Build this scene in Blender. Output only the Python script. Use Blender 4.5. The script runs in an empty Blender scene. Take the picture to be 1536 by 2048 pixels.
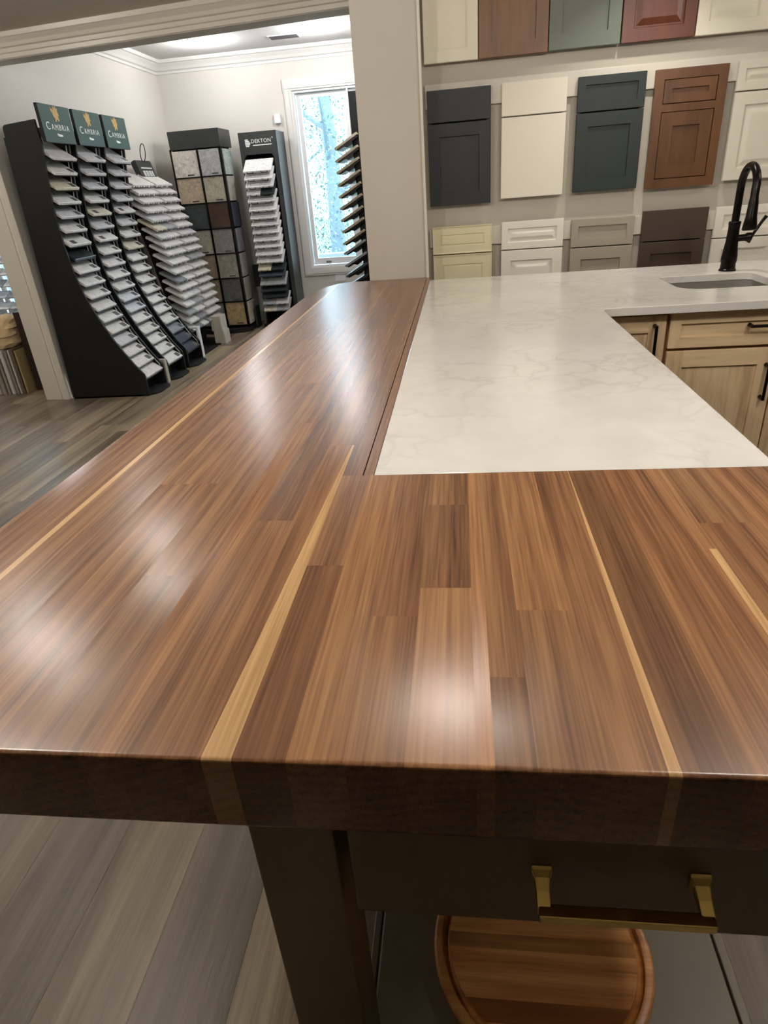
import bpy, bmesh, math, random
from mathutils import Vector, Matrix
R = math.radians
random.seed(7)
SC = bpy.context.scene
COL = SC.collection

# ------------------------------------------------------------------ camera
cam_d = bpy.data.cameras.new('camera')
cam_d.sensor_fit = 'HORIZONTAL'; cam_d.sensor_width = 36.0
cam_d.lens = 1263.0 / 1536.0 * 36.0
cam_d.clip_start = 0.02; cam_d.clip_end = 200
cam = bpy.data.objects.new('camera', cam_d); COL.objects.link(cam)
yaw, pit, rol = R(-8.06), R(-27.15), R(-4.575)
fw = Vector((math.sin(yaw)*math.cos(pit), math.cos(yaw)*math.cos(pit), math.sin(pit)))
rt = fw.cross(Vector((0, 0, 1))).normalized(); up = rt.cross(fw)
r2 = math.cos(rol)*rt + math.sin(rol)*up; u2 = -math.sin(rol)*rt + math.cos(rol)*up
M = Matrix((r2, u2, -fw)).transposed().to_4x4(); M.translation = Vector((0, 0, 1.364))
cam.matrix_world = M
SC.camera = cam

# ------------------------------------------------------------------ world, lights, exposure
SC.view_settings.view_transform = 'Standard'; SC.view_settings.look = 'None'
SC.view_settings.gamma = 1.0; SC.view_settings.use_curve_mapping = False
SC.view_settings.exposure = 0.10
SC.cycles.max_bounces = 6; SC.cycles.diffuse_bounces = 4; SC.cycles.glossy_bounces = 4
SC.cycles.sample_clamp_indirect = 2.5; SC.cycles.blur_glossy = 1.0
SC.cycles.use_light_tree = False; SC.cycles.denoising_input_passes = 'RGB_ALBEDO'
W = bpy.data.worlds.new('sky'); SC.world = W; W.use_nodes = True
wn = W.node_tree.nodes; wb = wn['Background']
wb.inputs[0].default_value = (0.60, 0.84, 1.0, 1); wb.inputs[1].default_value = 9.0
sd = bpy.data.lights.new('sun', 'SUN'); sd.energy = 7.0; sd.angle = R(.6); sd.color = (1, .97, .92)
sun = bpy.data.objects.new('sun', sd); COL.objects.link(sun)
sun.rotation_euler = Vector((-.72, -1.08, -2.34)).to_track_quat('-Z', 'Y').to_euler()
WARM = (1.0, 0.945, 0.865); NEUT = (1.0, 0.98, 0.97)
NEAR_W, FAR_W = 32.0, 50.0
# (x, y, z, watts, colour)
CANS = [(-0.05, 1.43, 2.45, NEAR_W*.5, WARM), (-1.78, 1.70, 2.45, NEAR_W*.42, WARM), (-1.65, 2.75, 2.45, NEAR_W*.32, WARM),
        (2.45, 2.7, 2.45, NEAR_W*.6, WARM), (1.3, 0.9, 2.45, NEAR_W*1.3, WARM), (0.75, 0.7, 2.45, NEAR_W*.6, WARM),  # last two: unseen lamps added as fill for oak fronts and sample wall
        (-2.40, 7.15, 2.72, FAR_W*.35, NEUT), (-1.28, 7.12, 2.72, FAR_W*.35, NEUT), (-0.62, 5.9, 2.72, FAR_W*1.2, NEUT),  # last one: unseen lamp added to brighten the far room
        (-4.3, 5.3, 2.45, FAR_W*.5, NEUT), (-1.5, 0.80, 2.45, NEAR_W*1.4, WARM), (-3.9, 3.0, 2.45, NEAR_W*1.2, WARM),  # last two: unseen lamps added for the near floor and the header
        (0.85, 3.40, 2.45, -4.0, WARM)]
CAN_LABEL = ['over the middle of the walnut island', 'over the floor left of the island', 'near the moulded header', 'by the right end of the sample wall',
             'added as fill over the front of the oak cabinets', 'added as fill over the near right end of the island', 'in the far ceiling left of the vent', 'in the far ceiling right of the vent',
             'added as fill in the far room behind the pillar', 'over the upright boards at far left', 'added as fill over the floor at near left', 'added as fill over the open floor in front of the towers',
             'washing the sample wall']

# ------------------------------------------------------------------ helpers
def srgb(r, g, b):
    f = lambda c: (c/255/12.92) if c/255 <= .04045 else ((c/255+.055)/1.055)**2.4
    return (f(r), f(g), f(b), 1.0)

class MB:
    def __init__(s): s.v = []; s.f = []
    def add(s, vs, fs):
        n = len(s.v); s.v += [tuple(v) for v in vs]; s.f += [tuple(i+n for i in f) for f in fs]; return s
    def box(s, x0, x1, y0, y1, z0, z1, m=None):
        vs = [Vector((x, y, z)) for z in (z0, z1) for y in (y0, y1) for x in (x0, x1)]
        if m is not None: vs = [m @ v for v in vs]
        return s.add(vs, [(0,2,3,1),(4,5,7,6),(0,1,5,4),(2,6,7,3),(0,4,6,2),(1,3,7,5)])
    def prism(s, poly, axis, a0, a1):
        # poly: list of 2D points; axis: extrusion axis 'x','y','z'
        n = len(poly)
        def p(u, v, a): return {'z': (u, v, a), 'y': (u, a, v), 'x': (a, u, v)}[axis]
        vs = [p(u, v, a0) for u, v in poly] + [p(u, v, a1) for u, v in poly]
        fs = [tuple(range(n))[::-1], tuple(range(n, 2*n))] + [(i, (i+1) % n, n+(i+1) % n, n+i) for i in range(n)]
        return s.add(vs, fs)
    def tube(s, pts, rad, seg=10, cap=True):
        pts = [Vector(p) for p in pts]; rs = rad if isinstance(rad, (list, tuple)) else [rad]*len(pts)
        vs = []; prev = None
        for i, p in enumerate(pts):
            t = (pts[min(i+1, len(pts)-1)] - pts[max(i-1, 0)]).normalized()
            if prev is None:
                prev = t.orthogonal().normalized()
            n = (prev - t*prev.dot(t)).normalized(); prev = n; b = t.cross(n)
            vs += [p + rs[i]*(math.cos(2*math.pi*k/seg)*n + math.sin(2*math.pi*k/seg)*b) for k in range(seg)]
        fs = [(i*seg+k, i*seg+(k+1) % seg, (i+1)*seg+(k+1) % seg, (i+1)*seg+k) for i in range(len(pts)-1) for k in range(seg)]
        if cap: fs += [tuple(range(seg))[::-1], tuple(range((len(pts)-1)*seg, len(pts)*seg))]
        return s.add(vs, fs)
    def lathe(s, prof, c, seg=24):
        # prof: (radius, z); around vertical axis at c
        vs = [(c[0]+r*math.cos(2*math.pi*k/seg), c[1]+r*math.sin(2*math.pi*k/seg), c[2]+z) for r, z in prof for k in range(seg)]
        n = len(prof)
        fs = [(i*seg+k, i*seg+(k+1) % seg, (i+1)*seg+(k+1) % seg, (i+1)*seg+k) for i in range(n-1) for k in range(seg)]
        fs += [tuple(range(seg))[::-1], tuple(range((n-1)*seg, n*seg))]
        return s.add(vs, fs)
    def mesh(s, name, mat=None, bevel=0, seg=2, smooth=False):
        me = bpy.data.meshes.new(name); me.from_pydata(s.v, [], s.f)
        bm = bmesh.new(); bm.from_mesh(me)
        bmesh.ops.recalc_face_normals(bm, faces=bm.faces)
        if bevel:
            bmesh.ops.bevel(bm, geom=[e for e in bm.edges if e.calc_face_angle(0) > R(35)], offset=bevel, segments=seg, profile=.5, affect='EDGES', clamp_overlap=True)
        bm.to_mesh(me); bm.free()
        if smooth:
            me.shade_smooth(); me.set_sharp_from_angle(angle=R(40))
        if mat: me.materials.append(mat)
        return me
    def build(s, name, mat, parent=None, color=None, label=None, **k):
        return link(name, s.mesh(name, mat, **k), parent, color, label)

def link(name, me, parent=None, color=None, label=None):
    o = bpy.data.objects.new(name, me); COL.objects.link(o)
    if parent is not None:
        o.parent = parent; o.matrix_parent_inverse = parent.matrix_basis.inverted()
    if color is not None: o.color = (*color[:3], 1)
    if label: o['label'] = label
    return o
def tag(o, label, cat, group=None):
    o['label'] = label; o['category'] = cat
    if group: o['group'] = group
    return o
def thing(name, label, cat, loc, group=None):
    o = bpy.data.objects.new(name, None); COL.objects.link(o); o.location = loc; o.empty_display_size = .05
    return tag(o, label, cat, group)
def struct(o): o['kind'] = 'structure'; return o
def ordinal(i): return ['first','second','third','fourth','fifth','sixth','seventh','eighth','ninth','tenth','eleventh','twelfth','thirteenth','fourteenth','fifteenth','sixteenth','seventeenth','eighteenth','nineteenth','twentieth','twenty-first'][i]
def text_mesh(txt, size, mat, m, name, parent, extrude=.0012, space=1.0, color=None):
    cu = bpy.data.curves.new('tmp', 'FONT'); cu.body = txt; cu.size = size; cu.extrude = extrude
    cu.align_x = 'CENTER'; cu.align_y = 'BOTTOM_BASELINE'; cu.space_character = space; cu.resolution_u = 3
    t = bpy.data.objects.new('tmp', cu); COL.objects.link(t)
    dg = bpy.context.evaluated_depsgraph_get(); dg.update()
    me = bpy.data.meshes.new_from_object(t.evaluated_get(dg)); me.name = name
    bpy.data.objects.remove(t); bpy.data.curves.remove(cu)
    me.transform(m); me.materials.clear(); me.materials.append(mat)
    return link(name, me, parent, color)
def plane_px(o):      # text frame facing +X
    return Matrix(((0,0,1,o[0]),(1,0,0,o[1]),(0,1,0,o[2]),(0,0,0,1)))
def plane_my(o):      # text frame facing -Y
    return Matrix(((1,0,0,o[0]),(0,0,-1,o[1]),(0,1,0,o[2]),(0,0,0,1)))

# ------------------------------------------------------------------ materials
def mat(name, color=(.5,.5,.5,1), rough=.5, metal=0, spec=.5, coat=0):
    m = bpy.data.materials.new(name); m.use_nodes = True
    b = m.node_tree.nodes['Principled BSDF']
    b.inputs['Base Color'].default_value = color; b.inputs['Roughness'].default_value = rough
    b.inputs['Metallic'].default_value = metal; b.inputs['Specular IOR Level'].default_value = spec
    if coat: b.inputs['Coat Weight'].default_value = coat; b.inputs['Coat Roughness'].default_value = .15
    return m
class NT:
    def __init__(s, m): s.t = m.node_tree; s.b = s.t.nodes['Principled BSDF']
    def n(s, typ, **k):
        nd = s.t.nodes.new(typ)
        for a, v in k.items(): setattr(nd, a, v)
        return nd
    def l(s, a, b): s.t.links.new(a, b)
    def coords(s, scale, randomize=True, rot=None):
        tc = s.n('ShaderNodeTexCoord'); mp = s.n('ShaderNodeMapping')
        mp.inputs['Scale'].default_value = scale
        if rot: mp.inputs['Rotation'].default_value = rot
        if randomize:
            oi = s.n('ShaderNodeObjectInfo'); mu = s.n('ShaderNodeMath', operation='MULTIPLY'); mu.inputs[1].default_value = 37.0
            s.l(oi.outputs['Random'], mu.inputs[0])
            ad = s.n('ShaderNodeVectorMath', operation='ADD'); s.l(tc.outputs['Object'], ad.inputs[0]); s.l(mu.outputs[0], ad.inputs[1])
            s.l(ad.outputs[0], mp.inputs['Vector'])
        else: s.l(tc.outputs['Object'], mp.inputs['Vector'])
        return mp.outputs[0]
    def noise(s, vec, scale=1, detail=3, rough=.5, dist=0):
        nd = s.n('ShaderNodeTexNoise'); nd.inputs['Scale'].default_value = scale; nd.inputs['Detail'].default_value = detail
        nd.inputs['Roughness'].default_value = rough; nd.inputs['Distortion'].default_value = dist
        s.l(vec, nd.inputs['Vector']); return nd.outputs['Fac']
    def math(s, op, a, b=None, clamp=False):
        nd = s.n('ShaderNodeMath', operation=op, use_clamp=clamp)
        for i, v in enumerate((a, b)):
            if v is None: continue
            if isinstance(v, (int, float)): nd.inputs[i].default_value = v
            else: s.l(v, nd.inputs[i])
        return nd.outputs[0]
    def ramp(s, fac, stops, interp='LINEAR'):
        nd = s.n('ShaderNodeValToRGB'); cr = nd.color_ramp; cr.interpolation = interp
        while len(cr.elements) < len(stops): cr.elements.new(.5)
        for e, (p, c) in zip(cr.elements, stops): e.position = p; e.color = c if len(c) == 4 else (*c, 1)
        s.l(fac, nd.inputs[0]); return nd.outputs[0]
    def mix(s, a, b, fac=1.0, mode='MULTIPLY'):
        nd = s.n('ShaderNodeMix', data_type='RGBA', blend_type=mode)
        if isinstance(fac, (int, float)): nd.inputs[0].default_value = fac
        else: s.l(fac, nd.inputs[0])
        for i, v in ((6, a), (7, b)):
            if isinstance(v, tuple): nd.inputs[i].default_value = v
            else: s.l(v, nd.inputs[i])
        return nd.outputs[2]
    def objcol(s): return s.n('ShaderNodeObjectInfo').outputs['Color']
    def bump(s, h, strength=.2, dist=.001):
        nd = s.n('ShaderNodeBump'); nd.inputs['Strength'].default_value = strength; nd.inputs['Distance'].default_value = dist
        s.l(h, nd.inputs['Height']); s.l(nd.outputs[0], s.b.inputs['Normal'])
    def col(s, c): s.l(c, s.b.inputs['Base Color'])

def wood(name, stops, coarse, mid, fine, rough, w=(.55, .30, .15), coat=0, dist=.8, bump=.15, objcol=True, rrange=None):
    m = mat(name, rough=rough, coat=coat); t = NT(m)
    a = t.noise(t.coords(coarse), 1, 3, .55, dist); b = t.noise(t.coords(mid), 1, 3, .5, .3); c = t.noise(t.coords(fine), 1, 2, .5)
    f = t.math('ADD', t.math('ADD', t.math('MULTIPLY', a, w[0]), t.math('MULTIPLY', b, w[1])), t.math('MULTIPLY', c, w[2]))
    cc = t.ramp(f, stops)
    if objcol: cc = t.mix(cc, t.objcol())
    t.col(cc); t.bump(c, bump)
    if rrange:
        mr = t.n('ShaderNodeMapRange'); mr.inputs['To Min'].default_value = rrange[0]; mr.inputs['To Max'].default_value = rrange[1]
        t.l(b, mr.inputs[0]); t.l(mr.outputs[0], t.b.inputs['Roughness'])
    return m

def walnut(name, stops, contrast=1.0):
    m = mat(name, rough=.265, spec=.55); t = NT(m)
    oi = t.n('ShaderNodeObjectInfo'); wh = t.n('ShaderNodeTexWhiteNoise', noise_dimensions='1D'); t.l(oi.outputs['Random'], wh.inputs['W'])
    sb = t.n('ShaderNodeVectorMath', operation='SUBTRACT'); t.l(wh.outputs['Color'], sb.inputs[0]); sb.inputs[1].default_value = (.5, .5, .5)
    ml = t.n('ShaderNodeVectorMath', operation='MULTIPLY'); t.l(sb.outputs[0], ml.inputs[0]); ml.inputs[1].default_value = (.30, 40, .16)
    tc = t.n('ShaderNodeTexCoord'); ad = t.n('ShaderNodeVectorMath', operation='ADD'); t.l(tc.outputs['Object'], ad.inputs[0]); t.l(ml.outputs[0], ad.inputs[1])
    def mp(sc):
        q = t.n('ShaderNodeMapping'); q.inputs['Scale'].default_value = sc; t.l(ad.outputs[0], q.inputs['Vector']); return q.outputs[0]
    rg = t.n('ShaderNodeTexWave', wave_type='RINGS', rings_direction='Y', wave_profile='SIN'); t.l(mp((1, .045, 1)), rg.inputs['Vector'])
    sub = t.n('ShaderNodeVectorMath', operation='ADD')
    rg.inputs['Scale'].default_value = 26; rg.inputs['Distortion'].default_value = 3.0; rg.inputs['Detail'].default_value = 3; rg.inputs['Detail Scale'].default_value = .6
    a = t.noise(mp((16, .55, 16)), 1, 3, .55, 1.0); b = t.noise(mp((130, 1.5, 130)), 1, 2, .6, .3); c = t.noise(mp((330, 7, 330)), 1, 1, .5)
    f = t.math('ADD', t.math('ADD', t.math('MULTIPLY', a, .36), t.math('MULTIPLY', rg.outputs['Fac'], .08)), t.math('ADD', t.math('MULTIPLY', b, .28), t.math('MULTIPLY', c, .28)))
    col = t.mix(t.ramp(f, stops), t.objcol())
    # end grain soaks up more oil and is darker wood
    ge = t.n('ShaderNodeTexCoord'); sx = t.n('ShaderNodeSeparateXYZ'); t.l(ge.outputs['Normal'], sx.inputs[0])
    e = t.math('GREATER_THAN', t.math('ABSOLUTE', sx.outputs[1]), .8)
    t.col(t.mix(col, (.50, .44, .38, 1), e)); return m
WALNUT = walnut('walnut', [(.33, (.078,.033,.016)), (.43, (.148,.066,.032)), (.50, (.208,.099,.047)), (.57, (.262,.131,.062)), (.70, (.35,.187,.093))])
SAP = walnut('walnut_sapwood', [(.36, (.40,.225,.095)), (.50, (.56,.34,.155)), (.64, (.66,.42,.205))])
PLANK = wood('floor_plank_vinyl', [(.30, (.092,.072,.054)), (.45, (.188,.152,.113)), (.55, (.29,.24,.178)), (.70, (.44,.37,.275))],
             (9, .55, 2), (30, 1.2, 5), (260, 7, 10), .36, w=(.55,.32,.13), dist=1.0, bump=.25)
OAK = wood('light_oak', [(.32, (.46,.315,.175)), (.50, (.70,.51,.305)), (.66, (.82,.63,.40))], (14, 14, 1.4), (90, 90, 5), (420, 420, 16), .42, bump=.1)
OAKH = wood('light_oak_horizontal', [(.32, (.46,.315,.175)), (.50, (.70,.51,.305)), (.66, (.82,.63,.40))], (1.4, 14, 14), (5, 90, 90), (16, 420, 420), .42, bump=.1)
STAIN = wood('stained_maple', [(.30, (.55,.52,.5)), (.5, (.9,.88,.86)), (.68, (1.2,1.16,1.1))], (6, 6, 1.2), (40, 40, 3), (300, 300, 12), .38, bump=.05)
ACACIA = wood('acacia', [(.32, (.24,.075,.02)), (.5, (.52,.22,.065)), (.66, (.74,.40,.14))], (1.2, 14, 10), (4, 70, 50), (12, 400, 300), .33, bump=.05)
BOARD = wood('board_wood', [(.3, (.7,.7,.7)), (.6, (1,1,1))], (20, 20, 1), (90, 90, 3), (300, 300, 9), .5)
PAINT = mat('cabinet_paint', rough=.45, spec=.35); NT(PAINT).col(NT(PAINT).objcol())
def paint_mat(name, c, rough=.6, b=.06):
    m = mat(name, c, rough); t = NT(m); n = t.noise(t.coords((1,1,1), False), 350, 2)
    t.bump(n, b); n2 = t.noise(t.coords((1,1,1), False), 1.3, 2)
    t.col(t.mix(c, t.ramp(n2, [(.3, (.95,.95,.95)), (.7, (1,1,1))]))); return m
WALL = paint_mat('greige_wall_paint', (.60,.555,.475,1)); WALLF = paint_mat('pale_wall_paint', (.66,.635,.585,1))
CEIL = paint_mat('ceiling_paint', (.66,.615,.525,1), .8); CEILF = paint_mat('white_ceiling_paint', (.72,.72,.70,1), .8)
TRIM = paint_mat('trim_paint', (.74,.70,.60,1), .35, .02)
TRIMF = paint_mat('white_trim_paint', (.74,.735,.71,1), .35, .02)
RAILM = paint_mat('rail_paint', (.64,.595,.51,1), .45, .02)
BLACK = mat('black_laminate', srgb(20,20,20), .6, spec=.3); BLACKM = mat('black_metal', srgb(18,16,15), .32, .5)
BRONZE = mat('dark_bronze', srgb(24,20,18), .30, .75)
DARKCAB = mat('dark_olive_paint', srgb(98,86,62), .38)
SHELFM = mat('grey_brown_shelf_paint', srgb(122,114,98), .4)
BRASS = mat('brushed_brass', (.66,.48,.16,1), .20, 1.0)
CHROME = mat('silver_metal', (.75,.76,.78,1), .25, 1.0)
STEEL = mat('sink_steel', (.50,.48,.45,1), .32, .9)
GREEN = mat('sign_green', srgb(54,80,75), .6, spec=.3); CHAR = mat('sign_charcoal', srgb(44,48,48), .4)
GOLD = mat('sign_gold', srgb(190,150,60), .5); WHITE = mat('white_print', srgb(235,238,235), .5)
VINYL = mat('white_vinyl', srgb(235,238,240), .3)
TAGM = mat('dark_tag', srgb(62,62,64), .5)
PAPER = mat('kraft_paper', srgb(205,178,136), .8)
GLASS = mat('window_glass', (1,1,1,1), 0)
def glass_setup(m):
    nt = m.node_tree; nt.nodes.clear(); o = nt.nodes.new('ShaderNodeOutputMaterial')
    mx = nt.nodes.new('ShaderNodeMixShader'); tr = nt.nodes.new('ShaderNodeBsdfTransparent'); gl = nt.nodes.new('ShaderNodeBsdfGlossy')
    gl.inputs['Roughness'].default_value = .02; fr = nt.nodes.new('ShaderNodeFresnel'); fr.inputs[0].default_value = 1.35
    nt.links.new(fr.outputs[0], mx.inputs[0]); nt.links.new(tr.outputs[0], mx.inputs[1]); nt.links.new(gl.outputs[0], mx.inputs[2]); nt.links.new(mx.outputs[0], o.inputs[0])
glass_setup(GLASS)
LEAF = mat('leaf', (.125,.205,.19,1), .6); BARK = mat('bark', (.19,.24,.29,1), .9); LAWN = mat('lawn', (.12,.20,.12,1), .9)
CONC = mat('pale_concrete', (.20,.23,.28,1), .8)
def emis(name, c, s):
    m = mat(name, c); b = m.node_tree.nodes['Principled BSDF']; b.inputs['Emission Color'].default_value = c; b.inputs['Emission Strength'].default_value = s; return m
LENS = emis('lamp_lens', (1,.95,.86,1), 9.0)
def quartz():
    m = mat('veined_quartz', rough=.16, spec=.5); t = NT(m)
    warp = t.noise(t.coords((1,1,1), False), 3.2, 3, .55)
    v = t.coords((1,1,1), False)
    ad = t.n('ShaderNodeVectorMath', operation='ADD'); sc = t.n('ShaderNodeVectorMath', operation='SCALE'); sc.inputs['Scale'].default_value = .55
    nz = t.n('ShaderNodeTexNoise'); nz.inputs['Scale'].default_value = 4.5; nz.inputs['Detail'].default_value = 4; t.l(v, nz.inputs['Vector'])
    t.l(nz.outputs['Color'], sc.inputs[0]); t.l(v, ad.inputs[0]); t.l(sc.outputs[0], ad.inputs[1])
    vo = t.n('ShaderNodeTexVoronoi', feature='DISTANCE_TO_EDGE'); vo.inputs['Scale'].default_value = 5.5; t.l(ad.outputs[0], vo.inputs['Vector'])
    line = t.ramp(vo.outputs['Distance'], [(0, (1,1,1)), (.035, (.45,.45,.45)), (.10, (0,0,0))])
    mask = t.ramp(t.noise(v, 2.6, 2), [(.42, (0,0,0)), (.62, (1,1,1))])
    f = t.mix(line, mask)
    cl = t.ramp(t.noise(v, 6, 4, .6), [(.35, (.69,.67,.62)), (.65, (.75,.73,.68))])
    t.col(t.mix(cl, (.50,.475,.42,1), t.math('MULTIPLY', f, .42), 'MIX')); return m
QUARTZ = quartz()
def stone():
    m = mat('sample_stone', rough=.18); t = NT(m); v = t.coords((1,1,1))
    n = t.noise(v, 16, 5, .65, 1.5); r = t.ramp(n, [(.40, (.80,.80,.81)), (.52, (1,1,1)), (.56, (.90,.90,.92)), (.62, (1,1,1))])
    t.col(t.mix(t.objcol(), r)); return m
STONE = stone()
def rough_stone():
    m = mat('tile_stone', rough=.45); t = NT(m); v = t.coords((1,1,1))
    n = t.noise(v, 22, 6, .7, .8); r = t.ramp(n, [(.32, (.62,.62,.62)), (.5, (.95,.95,.95)), (.66, (1.25,1.22,1.18))])
    t.col(t.mix(t.objcol(), r)); return m
TILE = rough_stone()
WFAB = mat('off_white_board', (.62,.60,.56,1), .6)

# ================================================================== STRUCTURE
T = .914
# ---- floor with planks
fl = struct(MB().box(-6.2, 4.2, -4.2, 9.0, -.06, -.008).build('floor', PLANK, color=(.9,.9,.9)))
pm = MB().box(0, .1894, 0, 1.2192, -.008, 0).mesh('plank', PLANK)
tones = [(1.0,.98,.95), (.62,.60,.58), (.80,.77,.72), (1.22,1.16,1.02), (.72,.68,.62), (1.05,.98,.88), (.56,.54,.52), (.9,.9,.9)]
xk = -.455 - .19*22
ci = 0
while xk < .75:
    rr = random.Random(ci*13+5); y = -.35 - rr.random()*1.2
    last = None
    while y < 7.9:
        t = rr.choice([q for q in tones if q != last]); last = t
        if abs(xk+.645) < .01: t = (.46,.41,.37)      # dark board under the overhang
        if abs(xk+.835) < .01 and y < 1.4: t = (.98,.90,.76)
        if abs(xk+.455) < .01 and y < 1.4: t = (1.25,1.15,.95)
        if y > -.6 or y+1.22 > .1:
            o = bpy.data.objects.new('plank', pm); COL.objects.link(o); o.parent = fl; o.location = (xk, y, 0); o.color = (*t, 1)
        y += 1.22
    xk += .19; ci += 1

# ---- walls
def wall(name, *b, m=WALL): return struct(MB().box(*b).build(name, m))
wall('wall_far', -3.2, -1.75, 7.88, 8.03, 0, 2.72, m=WALLF)
wf = bpy.data.objects['wall_far']
for b in ((-1.75, -.55, 7.88, 8.03, 0, .565), (-1.75, -.55, 7.88, 8.03, 2.345, 2.72), (-.55, .2, 7.88, 8.03, 0, 2.72)):
    struct(MB().box(*b).build('wall_far', WALLF))
wall('wall_left', -3.375, -3.2, 4.76, 8.03, 0, 2.72, m=WALLF)
wall('wall_right', -.17, .2, 4.8, 8.03, 0, 2.72, m=WALLF)
wall('wall_panel', -.17, 4.2, 3.80, 3.95, 0, 2.45, m=paint_mat('shaded_wall_paint', (.49,.45,.375,1)))  # wall paint darkened to stand for shade behind the door samples
pil = wall('wall_pillar', -.489, -.17, 3.63, 4.85, 0, 2.72)
DARKW = paint_mat('low_bounce_wall_paint', (.12,.108,.095,1))  # unseen room walls, coloured dark to cut bounce onto the island front
wall('wall_side', 4.05, 4.2, -4.2, 3.8, 0, 2.45, m=DARKW); wall('wall_back', -6.2, 4.2, -4.2, -4.05, 0, 2.45, m=DARKW)
wall('wall_outer', -6.2, -6.05, -4.2, 6.35, 0, 2.45, m=DARKW)
# nook wall with a window
for b in ((-6.05, -5.05, 6.2, 6.35, 0, 2.45), (-4.15, -3.375, 6.2, 6.35, 0, 2.45), (-5.05, -4.15, 6.2, 6.35, 0, .45), (-5.05, -4.15, 6.2, 6.35, 1.75, 2.45)):
    wall('wall_nook', *b, m=WALLF)
struct(MB().prism([(-6.2, -4.2), (4.2, -4.2), (4.2, 3.8), (-.17, 3.8), (-.17, 4.58), (-3.30, 4.99), (-3.375, 5.0), (-3.375, 6.35), (-6.2, 6.35)], 'z', 2.45, 2.52).build('ceiling', CEIL))
struct(MB().box(-3.375, .2, 4.56, 8.03, 2.72, 2.80).build('ceiling', CEILF))
# ---- header over the wide opening, with crown moulding on its near face
A0 = Vector((-.40, 4.605)); A1 = Vector((-3.30, 4.985)); d = (A1-A0).normalized(); nrm = Vector((d.y, -d.x))
if nrm.y > 0: nrm = -nrm
def header_prism(prof, name, m):
    # prof: (offset towards the viewer, z)
    vs = []
    for P in (A0, A1):
        for o_, z in prof:
            q = P + nrm*o_; vs.append((q.x, q.y, z))
    n = len(prof)
    fs = [tuple(range(n)), tuple(range(n, 2*n))[::-1]] + [(i, (i+1) % n, n+(i+1) % n, n+i) for i in range(n)]
    return struct(MB().add(vs, fs).build(name, m))
header_prism([(0, 2.318), (0, 2.73), (-.16, 2.73), (-.16, 2.318)], 'wall_header', WALL)
header_prism([(0, 2.322), (.014, 2.322), (.016, 2.345), (.026, 2.350), (.030, 2.372), (.045, 2.378), (.052, 2.398), (.075, 2.420), (.082, 2.424), (.086, 2.450), (0, 2.450)], 'trim_header', TRIM)
# far crown (left wall + far wall) and baseboards
CR = [(0, 2.60), (.012, 2.60), (.016, 2.622), (.03, 2.63), (.045, 2.655), (.075, 2.685), (.09, 2.69), (.095, 2.72), (0, 2.72)]
struct(MB().prism([(-3.2+a, z) for a, z in CR], 'y', 4.7, 7.88).build('trim_crown_left', TRIMF))
struct(MB().prism([(7.88-a, z) for a, z in CR], 'x', -3.2, -.3).build('trim_crown_far', TRIMF))
BB = [(0, 0), (.022, 0), (.022, .02), (.016, .03), (.016, .135), (.011, .15), (.011, .17), (.007, .18), (.004, .20), (0, .20)]
struct(MB().prism([(-3.2+a, z) for a, z in BB], 'y', 4.76, 7.88).build('baseboard_left', TRIMF))
struct(MB().prism([(7.88-a, z) for a, z in BB], 'x', -3.2, -.2).build('baseboard_far', TRIMF))
# casing on the end of the left wall
cs = struct(MB().box(-3.40, -3.262, 4.735, 4.76, 0, 2.32).build('trim_casing', TRIM, bevel=.003))
struct(MB().prism([(-3.262, 4.76), (-3.262, 4.742), (-3.25, 4.730), (-3.236, 4.738), (-3.226, 4.728), (-3.212, 4.735), (-3.2, 4.745), (-3.2, 4.76)], 'z', 0, 2.32).build('trim_casing_bead', TRIM))
# corner bead on the pillar, standing between wood top and quartz
struct(MB().box(-.178, -.164, 3.605, 3.63, .86, 2.45).build('trim_pillar', TRIM, bevel=.004))

# ---- window of the far room
def window(name, y, x0, x1, z0, z1, panes, casing=True):
    w = bpy.data.objects.new(name, None); COL.objects.link(w); w.location = ((x0+x1)/2, y, z0); w['kind'] = 'structure'
    if casing:
        c = .085
        for b in ((x0-c, x0, z0-c, z1+c), (x1, x1+c, z0-c, z1+c)):
            MB().box(b[0], b[1], y-.02, y, b[2], b[3]).box(b[0]+.012, b[1]-.03, y-.027, y-.02, b[2]+.012, b[3]-.012).build('casing', TRIMF, w)
        MB().box(x0-c-.005, x1+c+.005, y-.024, y, z1, z1+.105).box(x0-c+.01, x1+c-.01, y-.032, y-.024, z1+.02, z1+.085).build('casing', TRIMF, w)
        MB().box(x0, x1, y-.02, y, z0-c, z0).box(x0, x1, y-.028, y-.02, z0-c+.02, z0-.03).build('casing', TRIMF, w)
    # jamb lining
    j = .022
    MB().box(x0, x0+j, y-.005, y+.13, z0, z1).box(x1-j, x1, y-.005, y+.13, z0, z1).box(x0+j, x1-j, y-.005, y+.13, z1-j, z1).box(x0+j, x1-j, y-.005, y+.13, z0, z0+j).build('jamb', VINYL, w)
    for (a, b, h0, h1) in panes:
        s = .045
        f = MB().box(a, a+s, y+.05, y+.09, h0, h1).box(b-s, b, y+.05, y+.09, h0, h1).box(a+s, b-s, y+.05, y+.09, h1-s, h1).box(a+s, b-s, y+.05, y+.09, h0, h0+s*1.5).build('sash', VINYL, w)
        MB().box(a+s, b-s, y+.068, y+.072, h0+s*1.5, h1-s).build('pane', GLASS, f)
    return w
w1 = window('window_1', 7.88, -1.745, -.56, .572, 2.34, [(-1.715, -1.165, .60, 2.315), (-1.145, -.585, .60, 2.315)])
MB().box(-1.165, -1.145, 7.88, 8.0, .594, 2.318).build('mullion', VINYL, w1)
MB().box(-1.57, -1.51, 7.915, 7.93, .615, .635).build('latch', CHROME, w1)
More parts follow.
